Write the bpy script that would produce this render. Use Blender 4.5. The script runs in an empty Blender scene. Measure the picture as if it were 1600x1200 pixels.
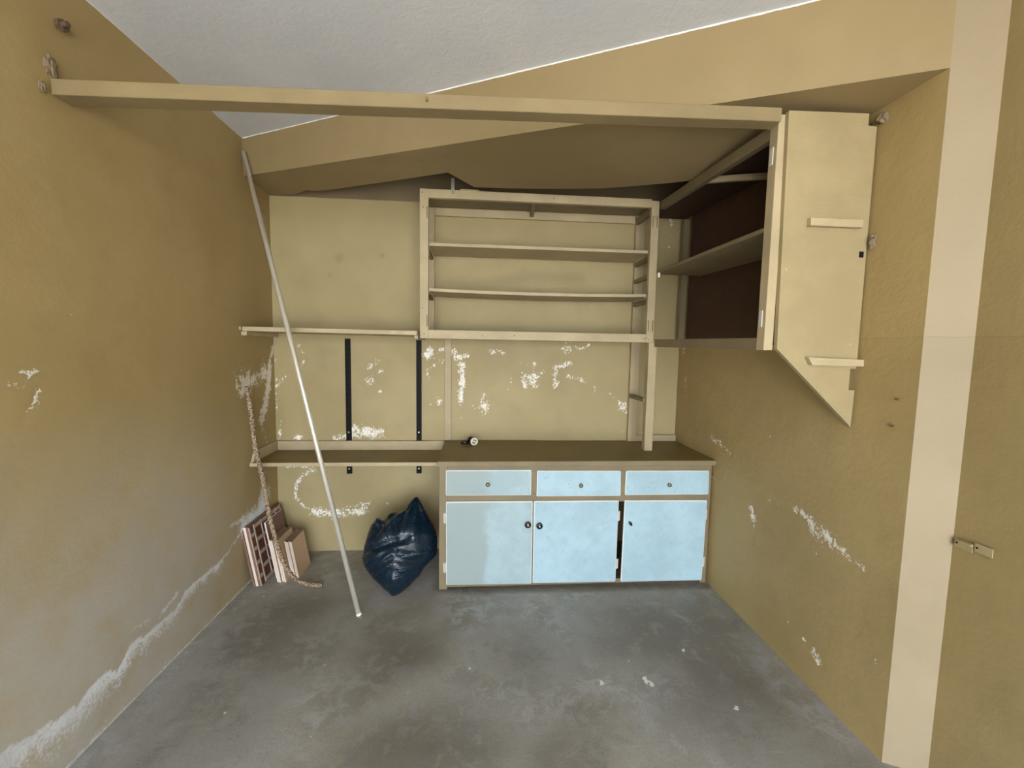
import bpy, bmesh, math, random
import numpy as np
from mathutils import Vector, Matrix, noise

scene = bpy.context.scene
col = scene.collection
random.seed(7)

# ---------------------------------------------------------------- camera
cam_data = bpy.data.cameras.new('camera')
cam_data.sensor_fit = 'HORIZONTAL'
cam_data.sensor_width = 36.0
cam_data.lens = 14.845
cam_data.clip_start = 0.02
cam = bpy.data.objects.new('camera', cam_data)
col.objects.link(cam)
cam.matrix_world = Matrix(((0.996847, -0.010752, -0.078618, 0.0),
                           (-0.077425, 0.085113, -0.993358, 0.0),
                           (0.017373, 0.996313, 0.084013, 1.46),
                           (0, 0, 0, 1)))
scene.camera = cam

# ---------------------------------------------------------------- daylight and exposure
SKY_STRENGTH = 12.0
DOOR_Y = -2.3            # the open garage door, behind the camera
DOOR_X, DOOR_Z = 1.55, 2.3
world = bpy.data.worlds.new('world')
scene.world = world
world.use_nodes = True
bg = world.node_tree.nodes['Background']
bg.inputs[0].default_value = (0.86, 0.93, 1.0, 1)
bg.inputs[1].default_value = SKY_STRENGTH
pl = bpy.data.lights.new('door_portal', 'AREA')
pl.shape = 'RECTANGLE'; pl.size = DOOR_X + 1.39; pl.size_y = DOOR_Z
pl.cycles.is_portal = True
po = bpy.data.objects.new('door_portal', pl)
col.objects.link(po)
po.location = ((DOOR_X - 1.39) / 2, DOOR_Y + 0.02, DOOR_Z / 2)
po.rotation_euler = (math.radians(90), 0, 0)      # portal looks into the room (+Y)
sun = bpy.data.lights.new('sun', 'SUN')
sun.energy = 45.0; sun.angle = math.radians(0.6); sun.color = (1.0, 0.95, 0.87)
so = bpy.data.objects.new('sun', sun)
col.objects.link(so)
so.location = (0, -6, 8)
so.rotation_euler = (math.radians(-12), math.radians(22), 0)   # high sun, falls on the yard outside the door only
scene.view_settings.view_transform = 'Standard'
scene.view_settings.look = 'None'
scene.view_settings.gamma = 1.0
scene.view_settings.use_curve_mapping = False
scene.view_settings.exposure = 0.18

scene.cycles.max_bounces = 8
scene.cycles.diffuse_bounces = 5

XL, XR, XO, YB, H = -1.391, 1.46, 1.575, 3.0, 2.657

# ---------------------------------------------------------------- node helpers
class NT:
    def __init__(self, name):
        self.m = bpy.data.materials.new(name)
        self.m.use_nodes = True
        self.t = self.m.node_tree
        self.b = self.t.nodes['Principled BSDF']
        self._tc = None
    def n(self, typ, **kw):
        nd = self.t.nodes.new(typ)
        for k, v in kw.items():
            setattr(nd, k, v)
        return nd
    def link(self, a, b):
        self.t.links.new(a, b)
    def put(self, sock, v):
        if hasattr(v, 'is_output') or isinstance(v, bpy.types.NodeSocket):
            self.link(v, sock)
        else:
            sock.default_value = v
    def pos(self):
        if self._tc is None:
            self._tc = self.n('ShaderNodeNewGeometry').outputs['Position']
        return self._tc
    def obj(self):
        return self.n('ShaderNodeTexCoord').outputs['Object']
    def gen(self):
        return self.n('ShaderNodeTexCoord').outputs['Generated']
    def scaled(self, vec, s):
        m = self.n('ShaderNodeMapping')
        self.link(vec, m.inputs[0]); m.inputs['Scale'].default_value = s
        return m.outputs[0]
    def noise(self, vec, scale, detail=4, rough=0.55, dist=0.0):
        nd = self.n('ShaderNodeTexNoise')
        self.link(vec, nd.inputs['Vector'])
        nd.inputs['Scale'].default_value = scale
        nd.inputs['Detail'].default_value = detail
        nd.inputs['Roughness'].default_value = rough
        nd.inputs['Distortion'].default_value = dist
        return nd.outputs['Fac']
    def math(self, op, a, b=0.0, c=0.0, clamp=False):
        nd = self.n('ShaderNodeMath', operation=op)
        nd.use_clamp = clamp
        self.put(nd.inputs[0], a); self.put(nd.inputs[1], b); self.put(nd.inputs[2], c)
        return nd.outputs[0]
    def ramp(self, v, lo, hi, a=0.0, b=1.0):
        nd = self.n('ShaderNodeMapRange')
        nd.interpolation_type = 'SMOOTHSTEP'
        self.put(nd.inputs[0], v)
        for i, x in zip((1, 2, 3, 4), (lo, hi, a, b)):
            nd.inputs[i].default_value = x
        return nd.outputs[0]
    def mix(self, f, a, b):
        nd = self.n('ShaderNodeMix', data_type='RGBA')
        self.put(nd.inputs[0], f)
        for s, v in ((nd.inputs[6], a), (nd.inputs[7], b)):
            if isinstance(v, tuple):
                s.default_value = v if len(v) == 4 else v + (1,)
            else:
                self.link(v, s)
        return nd.outputs[2]
    def attr(self, name):
        nd = self.n('ShaderNodeAttribute'); nd.attribute_name = name
        return nd.outputs['Fac']
    def bump(self, h, strength=0.3, dist=0.01, prev=None):
        nd = self.n('ShaderNodeBump')
        nd.inputs['Strength'].default_value = strength
        nd.inputs['Distance'].default_value = dist
        self.link(h, nd.inputs['Height'])
        if prev is not None:
            self.link(prev, nd.inputs['Normal'])
        return nd.outputs[0]
    def done(self, color, rough=0.6, normal=None, metal=0.0, spec=0.4):
        b = self.b
        if isinstance(color, tuple):
            b.inputs['Base Color'].default_value = color if len(color) == 4 else color + (1,)
        else:
            self.link(color, b.inputs['Base Color'])
        self.put(b.inputs['Roughness'], rough)
        b.inputs['Metallic'].default_value = metal
        b.inputs['Specular IOR Level'].default_value = spec
        if normal is not None:
            self.link(normal, b.inputs['Normal'])
        return self.m

def mul(c, k):
    return tuple(min(1, x * k) for x in c)

PAINT = (0.375, 0.275, 0.117)
WOOD = (0.420, 0.342, 0.208)
PLASTER = (0.80, 0.80, 0.80)

def wall_paint(name, base=PAINT, joint=None, lump=1.0, cap=None):
    t = NT(name); p = t.pos()
    big = t.noise(p, 1.3, 3, 0.5); mid = t.noise(p, 6, 5, 0.6); fine = t.noise(p, 85, 6, 0.7)
    c = t.mix(t.ramp(big, 0.35, 0.68), mul(base, 0.93), (base[0] * 1.06, base[1] * 1.08, base[2] * 1.15))
    c = t.mix(t.math('MULTIPLY', t.ramp(mid, 0.45, 0.75), 0.35), c, mul(base, 0.80))
    # worn patches where the paint has come off
    peel = t.attr('peel'); sp2 = t.noise(p, 24, 3, 0.6)
    v = t.math('ADD', peel, t.math('MULTIPLY', t.math('SUBTRACT', fine, 0.5), 2.6))
    v = t.math('ADD', v, t.math('MULTIPLY', t.math('SUBTRACT', sp2, 0.5), 1.6))
    v = t.math('MULTIPLY', v, t.ramp(peel, 0.05, 0.3))
    mask = t.ramp(v, 0.77, 0.89)
    halo = t.math('MULTIPLY', t.ramp(v, 0.35, 0.85), 0.28)
    c = t.mix(halo, c, mul(base, 0.78))
    c = t.mix(mask, c, t.mix(sp2, (0.62, 0.58, 0.50), (0.97, 0.95, 0.90)))
    # salt bloom
    ef = t.attr('salt')
    e = t.math('ADD', ef, t.math('MULTIPLY', t.math('SUBTRACT', fine, 0.5), 1.6))
    e = t.math('ADD', e, t.math('MULTIPLY', t.math('SUBTRACT', sp2, 0.5), 0.9))
    em = t.math('MULTIPLY', t.ramp(e, 0.40, 1.0), t.ramp(ef, 0.02, 0.2))
    c = t.mix(em, c, (0.88, 0.93, 1.0))
    # grey dust film low on the wall
    c = t.mix(t.math('MULTIPLY', t.attr('dust'), t.ramp(mid, 0.2, 0.7, 0.35, 0.75)), c, (0.44, 0.43, 0.40))
    # damp
    c = t.mix(t.math('MULTIPLY', t.attr('damp'), 0.55), c, mul(base, 0.55))
    if cap is not None:      # ceiling white brushed over the top edge
        zc = t.n('ShaderNodeSeparateXYZ'); t.link(p, zc.inputs[0])
        zz = t.math('ADD', zc.outputs[2], t.math('MULTIPLY', sp2, 0.006))
        c = t.mix(t.math('GREATER_THAN', zz, cap), c, (0.80, 0.80, 0.80))
    if joint is not None:
        z = t.n('ShaderNodeSeparateXYZ'); t.link(p, z.inputs[0]); z = z.outputs[2]
        w = t.math('ADD', z, t.math('MULTIPLY', t.noise(p, 5, 3), 0.012))
        ln = t.math('LESS_THAN', t.math('ABSOLUTE', t.math('SUBTRACT', w, joint)), 0.0016)
        c = t.mix(t.math('MULTIPLY', ln, 0.45), c, mul(base, 0.55))
        c = t.mix(t.math('MULTIPLY', t.math('GREATER_THAN', w, joint), 0.35), c, mul(base, 1.10))
    hgt = t.math('ADD', t.math('MULTIPLY', mid, 0.9 * lump), t.math('MULTIPLY', fine, 0.12))
    hgt = t.math('SUBTRACT', hgt, t.math('MULTIPLY', peel, 0.25))
    return t.done(c, 0.62, t.bump(hgt, 0.35, 0.012))

def wood_paint(name, base=WOOD, rough=0.55):
    t = NT(name); p = t.pos()
    n1 = t.noise(p, 4, 4, 0.6); n2 = t.noise(t.scaled(p, (12, 60, 60)), 2.0, 4, 0.6); n3 = t.noise(p, 90, 4, 0.7)
    c = t.mix(t.ramp(n1, 0.35, 0.7), mul(base, 0.90), mul(base, 1.07))
    c = t.mix(t.math('MULTIPLY', t.ramp(n3, 0.66, 0.74), 0.55), c, mul(base, 0.5))
    c = t.mix(t.math('MULTIPLY', t.ramp(t.noise(p, 33, 5, 0.7), 0.70, 0.73), 0.35), c, (0.75, 0.70, 0.58))
    return t.done(c, rough, t.bump(t.math('ADD', n2, t.math('MULTIPLY', n3, 0.4)), 0.18, 0.004))

def plain(name, color, rough=0.5, metal=0.0, var=0.12, scale=30, spec=0.4, bump=0.1):
    t = NT(name); p = t.pos(); n = t.noise(p, scale, 4, 0.6)
    c = t.mix(n, mul(color, 1 - var), mul(color, 1 + var))
    return t.done(c, rough, t.bump(n, bump, 0.004), metal, spec)

M = {}
M['wall'] = wall_paint('beige_wall_paint', cap=H)
M['plaster'] = wall_paint('bare_plaster_and_void_shade', base=(0.20, 0.150, 0.085), lump=2.5)  # own colour of the lumps; on the back wall it paints in shade
M['wallo'] = wall_paint('beige_outer_wall_shaded', base=(0.295, 0.220, 0.095), joint=1.527, lump=1.5)  # same beige as the other walls, darkened to paint in its shade
M['wallr'] = wall_paint('beige_wall_paint_lumpy', joint=1.527, lump=1.7)
M['board'] = wall_paint('beige_hardboard_paint', base=(0.365, 0.292, 0.142), lump=0.35)
M['pillar'] = wall_paint('pale_pillar_paint', base=(0.300, 0.238, 0.146), joint=1.527)
M['beam'] = wall_paint('beam_paint', base=(0.295, 0.218, 0.105), lump=0.5, cap=H - 0.003)
M['wood'] = wood_paint('beige_wood_paint')
M['panel'] = wood_paint('beige_panel_paint', (0.335, 0.268, 0.143))
M['rail'] = wood_paint('tan_rail_paint', (0.250, 0.190, 0.096))
M['wood2'] = wood_paint('brown_frame_paint', (0.205, 0.162, 0.092))
M['top'] = wood_paint('olive_worktop_paint', (0.185, 0.132, 0.040), 0.5)
M['black'] = plain('black_metal', (0.006, 0.006, 0.007), 0.6, spec=0.15)
M['steel'] = plain('dull_steel', (0.62, 0.58, 0.50), 0.35, 0.85)
M['rust'] = plain('rusty_iron', (0.13, 0.085, 0.055), 0.8, 0.3, 0.5, 120)
M['hinge'] = plain('painted_hinge', (0.52, 0.50, 0.44), 0.5)
M['brass'] = plain('tarnished_brass', (0.22, 0.20, 0.09), 0.35, 0.7)
M['knob'] = plain('black_plastic', (0.01, 0.01, 0.012), 0.25)
M['white'] = plain('off_white_plastic', (0.80, 0.76, 0.64), 0.4)
M['dark'] = plain('dark_hardboard_and_inside_shade', (0.055, 0.026, 0.014), 0.7, 0, 0.3, 12)

def ceiling_mat():
    t = NT('white_ceiling_plaster'); p = t.pos()
    a = t.noise(p, 2.2, 4, 0.6); b = t.noise(p, 25, 6, 0.7, 0.6)
    c = t.mix(t.ramp(a, 0.35, 0.7), (0.62, 0.65, 0.71), (0.68, 0.70, 0.745))
    spots = t.ramp(t.noise(p, 9, 5, 0.75, 0.8), 0.66, 0.72)
    h = t.math('ADD', b, t.math('MULTIPLY', spots, 0.8))
    return t.done(c, 0.75, t.bump(h, 0.35, 0.008))
M['ceiling'] = ceiling_mat()

def floor_mat():
    t = NT('worn_concrete'); p = t.pos()
    a = t.noise(p, 2.4, 6, 0.62, 0.5); b = t.noise(p, 11, 9, 0.74, 0.5); f = t.noise(p, 110, 5, 0.75); g2 = t.noise(t.scaled(p, (1.0, 0.45, 1.0)), 1.1, 3, 0.5, 0.3)
    c = t.mix(t.ramp(a, 0.32, 0.70), (0.200, 0.180, 0.144), (0.325, 0.306, 0.264))
    c = t.mix(t.math('MULTIPLY', t.ramp(b, 0.46, 0.62), 0.7), c, (0.40, 0.395, 0.385))
    c = t.mix(t.ramp(g2, 0.42, 0.58, 0.0, 0.55), c, (0.285, 0.290, 0.290))
    st = t.noise(t.scaled(p, (3.0, 26, 1)), 3.0, 4, 0.7, 0.6)
    c = t.mix(t.math('MULTIPLY', t.ramp(st, 0.58, 0.74), 0.4), c, (0.42, 0.41, 0.39))
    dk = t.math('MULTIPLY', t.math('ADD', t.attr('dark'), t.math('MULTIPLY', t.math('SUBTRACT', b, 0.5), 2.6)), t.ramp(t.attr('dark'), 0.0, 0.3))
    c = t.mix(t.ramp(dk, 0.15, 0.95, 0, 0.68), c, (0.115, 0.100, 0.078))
    lt = t.math('MULTIPLY', t.attr('light'), t.ramp(b, 0.42, 0.60))
    c = t.mix(t.math('MULTIPLY', lt, 0.55), c, (0.40, 0.40, 0.40))
    c = t.mix(t.math('MULTIPLY', t.ramp(f, 0.53, 0.64), 0.45), c, (0.12, 0.112, 0.10))
    ch = t.ramp(t.math('ADD', t.attr('chip'), t.math('MULTIPLY', t.math('SUBTRACT', f, 0.5), 1.6)), 0.55, 0.62)
    sp = t.math('MULTIPLY', t.ramp(t.noise(p, 55, 2, 0.5), 0.745, 0.765), t.ramp(a, 0.5, 0.6))
    c = t.mix(t.math('MAXIMUM', ch, sp), c, (0.72, 0.70, 0.66))
    h = t.math('ADD', t.math('MULTIPLY', b, 0.6), t.math('MULTIPLY', f, 0.3))
    r = t.ramp(b, 0.3, 0.7, 0.50, 0.68)
    return t.done(c, r, t.bump(h, 0.30, 0.008), 0, 0.4)
M['floor'] = floor_mat()

def door_mat(name, base, half=None):
    t = NT(name); p = t.pos(); g = t.gen()
    a = t.noise(p, 5, 5, 0.65); b = t.noise(p, 26, 6, 0.75, 1.0)
    c = t.mix(t.ramp(a, 0.35, 0.68), mul(base, 0.90), mul(base, 1.06))
    c = t.mix(t.math('MULTIPLY', t.ramp(b, 0.55, 0.70), 0.55), c, (base[0] * 0.68, base[1] * 0.70, base[2] * 0.68))
    s = t.n('ShaderNodeSeparateXYZ'); t.link(g, s.inputs[0])
    if half is not None:
        hm = t.ramp(t.math('ADD', s.outputs[0], t.math('MULTIPLY', t.math('SUBTRACT', a, 0.5), 0.25)), 0.42, 0.52)
        c = t.mix(hm, mul(half, 1.0), c)
    return t.done(c, 0.5, t.bump(b, 0.12, 0.003))
M['door_a'] = door_mat('pale_grey_blue_door_paint', (0.34, 0.45, 0.49), (0.29, 0.355, 0.36))
M['door_b'] = door_mat('pale_blue_door_paint', (0.36, 0.51, 0.59))
M['door_edge'] = plain('worn_white_edge', (0.85, 0.87, 0.86), 0.5)

# ---------------------------------------------------------------- mesh helpers
def base_of(parent):
    if parent is None:
        return Vector((0, 0, 0))
    v = Vector(parent.location)
    q = parent.parent
    while q is not None:
        v += q.location; q = q.parent
    return v

def finish(name, bm, mat, parent=None, smooth=False, origin=None):
    """Link a bmesh given in world coordinates as one object under parent."""
    me = bpy.data.meshes.new(name)
    bmesh.ops.recalc_face_normals(bm, faces=bm.faces)
    pb = base_of(parent)
    if origin is None:
        xs = [v.co for v in bm.verts]
        lo = Vector([min(c[i] for c in xs) for i in range(3)]); hi = Vector([max(c[i] for c in xs) for i in range(3)])
        origin = Vector(((lo.x + hi.x) / 2, (lo.y + hi.y) / 2, lo.z))
    origin = Vector(origin)
    bmesh.ops.translate(bm, verts=bm.verts, vec=-origin)
    bm.to_mesh(me); bm.free()
    me.materials.append(mat)
    if smooth:
        for f in me.polygons:
            f.use_smooth = True
    o = bpy.data.objects.new(name, me)
    col.objects.link(o)
    o.parent = parent
    o.location = origin - pb
    return o

def tag(o, label, cat, group=None):
    o['label'] = label; o['category'] = cat
    if group:
        o['group'] = group
    return o

def thing(name, loc, label, cat, group=None):
    o = bpy.data.objects.new(name, None)
    col.objects.link(o)
    o.location = loc
    o.empty_display_size = 0.05
    return tag(o, label, cat, group)

def struct(o, label=None):
    o['kind'] = 'structure'
    if label:
        o['label'] = label
    return o

def part(o, label):
    o['label'] = label
    return o

def hexa(bm, pts, bevel=0.0015):
    """Eight corners: bottom loop of four, top loop of four."""
    vs = [bm.verts.new(p) for p in pts]
    fs = [bm.faces.new([vs[i] for i in q]) for q in
          ((0, 3, 2, 1), (4, 5, 6, 7), (0, 1, 5, 4), (1, 2, 6, 5), (2, 3, 7, 6), (3, 0, 4, 7))]
    if bevel:
        es = set(e for f in fs for e in f.edges)
        bmesh.ops.bevel(bm, geom=list(es), offset=bevel, segments=1, affect='EDGES', profile=0.5)

def bx(bm, x0, x1, y0, y1, z0, z1, bevel=0.0015):
    hexa(bm, [(x0, y0, z0), (x1, y0, z0), (x1, y1, z0), (x0, y1, z0),
              (x0, y0, z1), (x1, y0, z1), (x1, y1, z1), (x0, y1, z1)], bevel)

def box(name, x0, x1, y0, y1, z0, z1, mat, parent=None, bevel=0.0015):
    bm = bmesh.new(); bx(bm, x0, x1, y0, y1, z0, z1, bevel)
    return finish(name, bm, mat, parent)

def bar(name, a, b, w, h, mat, parent=None, bevel=0.0015):
    """A board from a to b: w is the horizontal width, h the height; a and b run along its centre."""
    a, b = Vector(a), Vector(b)
    d = (b - a).normalized()
    s = d.cross(Vector((0, 0, 1)))
    if s.length < 1e-4:
        s = Vector((1, 0, 0))
    s = s.normalized() * w / 2
    u = s.cross(d).normalized() * h / 2
    bm = bmesh.new()
    hexa(bm, [a - s - u, a + s - u, b + s - u, b - s - u, a - s + u, a + s + u, b + s + u, b - s + u], bevel)
    return finish(name, bm, mat, parent)

def prism(bm, poly, depth_vec):
    a = [bm.verts.new(p) for p in poly]
    b = [bm.verts.new(Vector(p) + Vector(depth_vec)) for p in poly]
    bm.faces.new(a); bm.faces.new(list(reversed(b)))
    n = len(poly)
    for i in range(n):
        bm.faces.new([a[i], b[i], b[(i + 1) % n], a[(i + 1) % n]])

def cyl(bm, a, b, r, seg=20, r2=None):
    a, b = Vector(a), Vector(b)
    d = b - a
    q = d.to_track_quat('Z', 'Y')
    m = Matrix.Translation((a + b) / 2) @ q.to_matrix().to_4x4()
    bmesh.ops.create_cone(bm, cap_ends=True, segments=seg, radius1=r, radius2=r if r2 is None else r2, depth=d.length, matrix=m)

def lathe(bm, prof, origin, axis, seg=24):
    """prof: (radius, height along axis)."""
    axis = Vector(axis).normalized(); q = axis.to_track_quat('Z', 'Y'); origin = Vector(origin)
    rings = []
    for r, hh in prof:
        rings.append([bm.verts.new(origin + q @ Vector((r * math.cos(2 * math.pi * k / seg), r * math.sin(2 * math.pi * k / seg), hh))) for k in range(seg)])
    for i in range(len(rings) - 1):
        for k in range(seg):
            bm.faces.new([rings[i][k], rings[i][(k + 1) % seg], rings[i + 1][(k + 1) % seg], rings[i + 1][k]])
    bm.faces.new(rings[0]); bm.faces.new(list(reversed(rings[-1])))

def tube_path(bm, pts, radf, seg=10):
    rings = []
    n = len(pts)
    prev = None
    for i, p in enumerate(pts):
        d = (pts[min(i + 1, n - 1)] - pts[max(i - 1, 0)]).normalized()
        u = d.cross(Vector((0, 1, 0.01))).normalized() if prev is None else (prev - d * prev.dot(d)).normalized()
        prev = u
        v = d.cross(u)
        rings.append([bm.verts.new(p + (u * math.cos(2 * math.pi * k / seg) + v * math.sin(2 * math.pi * k / seg)) * radf(i, k)) for k in range(seg)])
    for i in range(n - 1):
        for k in range(seg):
            bm.faces.new([rings[i][k], rings[i][(k + 1) % seg], rings[i + 1][(k + 1) % seg], rings[i + 1][k]])
    bm.faces.new(rings[0]); bm.faces.new(list(reversed(rings[-1])))

def smooth_path(pts, n):
    pts = [Vector(p) for p in pts]
    P = [pts[0]] + pts + [pts[-1]]
    out = []
    for i in range(1, len(P) - 2):
        for k in range(n):
            t = k / n
            a, b, c, d = P[i - 1], P[i], P[i + 1], P[i + 2]
            out.append(0.5 * ((2 * b) + (-a + c) * t + (2 * a - 5 * b + 4 * c - d) * t * t + (-a + 3 * b - 3 * c + d) * t ** 3))
    out.append(pts[-1])
    return out

# ---------------------------------------------------------------- wear, given in metres on each surface: (radius, weight, point, point, ...)
BDAMP = [(0.0211,0.9,(-0.947,2.047)),(0.0106,1,(-0.663,2.07)),(0.0311,0.6,(-0.219,1.903),(0.046,1.898),(0.358,1.964),(0.7,1.956)),(0.0221,0.5,(0.313,1.993),(0.449,1.931)),(0.0889,0.35,(-0.744,1.263)),(0.1139,0.3,(0.142,1.41),(0.462,1.393)),(0.0106,0.6,(-1.011,1.931)),(0.0646,0.3,(0.56,1.211))]
EDGE = [(1.258,0.252),(1.321,0.231),(1.402,0.212),(1.494,0.19),(1.601,0.228),(1.658,0.188),(1.713,0.247),(1.836,0.235),(1.983,0.243),(2.037,0.276),(2.178,0.289),(2.334,0.28),(2.432,0.309),(2.575,0.371),(2.764,0.396),(2.801,0.455)]
BACK = [(0.0131,0.8,(-1.227,1.454),(-1.195,1.398)),(0.0109,0.8,(-1.192,1.354),(-1.214,1.314)),(0.0132,0.7,(-1.317,1.243),(-1.343,1.203),(-1.377,1.181)),(0.0177,0.7,(-0.691,1.362),(-0.756,1.312)),(0.0401,0.75,(-0.753,1.223)),(0.0223,0.8,(-0.679,1.278)),(0.0135,1,(-0.684,1.143)),(0.0272,0.85,(-0.993,0.817),(-0.901,0.836)),(0.041,0.95,(-0.87,0.867),(-0.695,0.85)),(0.018,1,(-1.26,0.817),(-1.234,0.817)),(0.0401,1,(-0.341,1.416)),(0.0223,0.8,(-0.261,1.444)),(0.0224,0.8,(-0.261,1.364)),(0.0135,0.7,(-0.305,1.336),(-0.367,1.291),(-0.34,1.21)),(0.0319,0.7,(-0.278,1.075)),(0.0136,0.7,(-0.34,1.056)),(0.0135,0.6,(-0.229,1.247)),(0.0268,1,(-0.185,1.419)),(0.0224,0.85,(-0.15,1.383),(-0.092,1.402)),(0.025,1,(-0.118,1.339),(-0.117,1.194)),(0.0183,1,(-0.117,1.194),(-0.13,1.067)),(0.0414,0.9,(0.047,1.04)),(0.0275,0.7,(-0.025,1.04)),(0.0184,0.8,(-0.12,0.966)),(0.0182,0.6,(-0.162,1.167)),(0.0137,0.8,(0.028,1.104),(0.042,1.132)),(0.0226,0.75,(0.07,1.436),(0.178,1.42)),(0.0456,0.75,(0.627,1.464)),(0.0137,0.8,(0.711,1.461),(0.784,1.494)),(0.0137,0.65,(0.243,1.358),(0.381,1.337)),(0.0182,1,(0.394,1.351)),(0.0642,0.85,(0.374,1.232)),(0.0367,0.85,(0.324,1.217)),(0.0138,0.65,(0.227,1.244),(0.21,1.161)),(0.0231,0.9,(0.547,1.326),(0.546,1.201)),(0.0415,0.8,(0.55,1.22)),(0.0184,0.85,(0.584,1.344),(0.658,1.359)),(0.0137,0.7,(0.428,1.283),(0.492,1.311)),(0.0162,0.8,(0.628,1.267),(0.717,1.254),(0.77,1.227)),(0.028,0.7,(0.842,1.167)),(0.0118,0.7,(0.952,1.14),(1.021,1.089)),(0.0377,0.95,(1.056,1.052)),(0.0237,0.85,(1.092,1.005)),(0.0191,0.8,(1.115,0.919),(1.113,0.852)),(0.0381,0.6,(1.054,0.857)),(0.0137,0.85,(-1.316,0.614),(-1.144,0.613)),(0.0139,0.85,(-1.136,0.586),(-1.223,0.554),(-1.264,0.481),(-1.27,0.403),(-1.237,0.343),(-1.151,0.291)),(0.0327,0.95,(-1.151,0.291),(-1.02,0.275)),(0.0281,1,(-1.02,0.275),(-0.807,0.291)),(0.014,0.8,(-0.909,0.32),(-0.753,0.351)),(0.0117,0.9,(-0.637,0.34)),(0.0094,0.6,(-0.727,0.332),(-0.664,0.326)),(0.0133,0.9,(1.342,2.395),(1.358,2.352)),(0.0134,0.9,(1.342,2.2)),(0.0133,0.6,(1.352,2.281)),(0.0089,0.8,(-1.376,0.768),(-1.35,0.969)),(0.0087,0.7,(-1.382,1.013),(-1.381,1.364)),(0.0143,0.6,(1.362,1.03)),(0.0142,0.6,(1.369,1.172))]
LEFT = [(0.084,1.05,(2.63,1.22)),(0.058,1.05,(2.852,1.276)),(0.0478,0.95,(2.74,1.243)),(0.0212,1.1,(2.982,1.429),(2.922,1.315)),(0.0329,1.2,(2.93,1.302),(2.894,1.147),(2.801,0.979)),(0.0169,0.7,(2.8,0.958),(2.857,0.82)),(0.0124,0.6,(2.863,1.45)),(0.0069,1.15,(1.37,1.336),(1.386,1.319),(1.415,1.32)),(0.0081,1.1,(1.392,1.357),(1.422,1.363),(1.453,1.366)),(0.006,1.1,(1.422,1.355),(1.423,1.327)),(0.009,1.1,(1.44,1.298),(1.432,1.266),(1.421,1.247)),(0.0059,1.2,(1.405,1.238)),(0.0059,1.2,(1.401,1.206)),(0.0053,1.2,(1.492,1.195)),(0.0077,0.7,(1.82,1.393)),(0.0302,0.42,(1.556,1.536)),(0.0064,0.6,(1.491,0.952)),(0.0251,0.9,(2.818,0.608),(2.795,0.504)),(0.0118,0.7,(2.41,1.922))]
EFF = [(0.1497,1,(1.253,0.195),(1.322,0.164),(1.41,0.152)),(0.1215,1,(1.41,0.152),(1.5,0.137),(1.605,0.173)),(0.0883,1,(1.606,0.178),(1.664,0.151)),(0.0722,1,(1.664,0.156),(1.726,0.205),(1.843,0.189),(1.988,0.195)),(0.0661,1,(1.988,0.201),(2.055,0.223),(2.19,0.242)),(0.0635,0.95,(2.19,0.242),(2.337,0.242)),(0.0272,0.8,(2.338,0.259),(2.443,0.288),(2.588,0.35)),(0.0633,1,(2.588,0.35),(2.763,0.379),(2.817,0.453)),(0.012,0.8,(1.885,0.263),(1.987,0.296)),(0.0104,0.7,(1.814,0.281),(1.732,0.296)),(0.0155,0.7,(2.44,0.426),(2.592,0.423))]
EFFS = [(0.1695,0.5,(1.801,0.09),(2.235,0.138)),(0.1643,0.5,(1.484,0.079),(1.801,0.09))]
RIGHT = [(0.0192,0.85,(2.498,0.929),(2.404,0.906)),(0.0129,0.8,(2.376,0.897),(2.296,0.871)),(0.0235,0.95,(2.086,0.628),(2.059,0.569)),(0.0122,0.6,(1.965,0.725),(1.866,0.73)),(0.0225,0.85,(1.78,0.744),(1.707,0.738)),(0.0396,0.85,(1.668,0.705),(1.589,0.693)),(0.0203,0.85,(1.572,0.684),(1.516,0.674)),(0.0145,0.8,(1.509,0.669),(1.436,0.648)),(0.0137,0.7,(1.644,0.602)),(0.0157,0.75,(1.562,0.547)),(0.0112,0.9,(1.665,0.193)),(0.0215,0.95,(1.608,0.169),(1.587,0.157)),(0.0265,0.55,(1.759,0.203)),(0.0228,0.9,(2.93,1.474)),(0.0135,0.6,(2.89,1.275),(2.852,1.096)),(0.0175,0.55,(2.767,0.974)),(0.0163,0.9,(1.633,-0.017),(1.59,-0.021)),(0.0111,0.7,(1.736,-0.023),(1.633,-0.017)),(0.0128,0.7,(1.987,1.038)),(0.0186,0.5,(1.376,0.693)),(0.0228,0.55,(2.331,0.136)),(0.0099,0.6,(2.066,0.485),(2.012,0.468)),(0.0069,0.5,(1.422,0.498),(1.338,0.306)),(0.0091,0.6,(1.459,2.316))]
FDARK = [(0.1747,0.8,(-0.323,1.98),(-0.419,1.86)),(0.1566,0.6,(-0.479,2.131),(-0.329,2.23)),(0.1803,0.8,(-1.019,2.265),(-1.054,2.065),(-0.83,1.964)),(0.1922,0.8,(-0.283,1.447),(-0.101,1.487)),(0.2613,0.8,(0.913,2.007),(1.222,1.942),(1.109,1.698)),(0.167,0.7,(1.046,1.503),(0.928,1.637)),(0.2302,0.5,(-1.069,1.687)),(0.1387,0.55,(0.47,1.508),(0.319,1.386)),(0.0464,1,(-0.212,2.485),(0.06,2.444)),(0.0324,0.9,(0.06,2.451),(1.417,2.421)),(0.174,0.5,(0.177,1.953),(0.251,1.783)),(0.1116,0.5,(-1.158,1.476)),(0.2399,0.4,(1.202,1.357))]  # strokes along the cabinet foot paint in dirt and its shadow line
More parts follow.
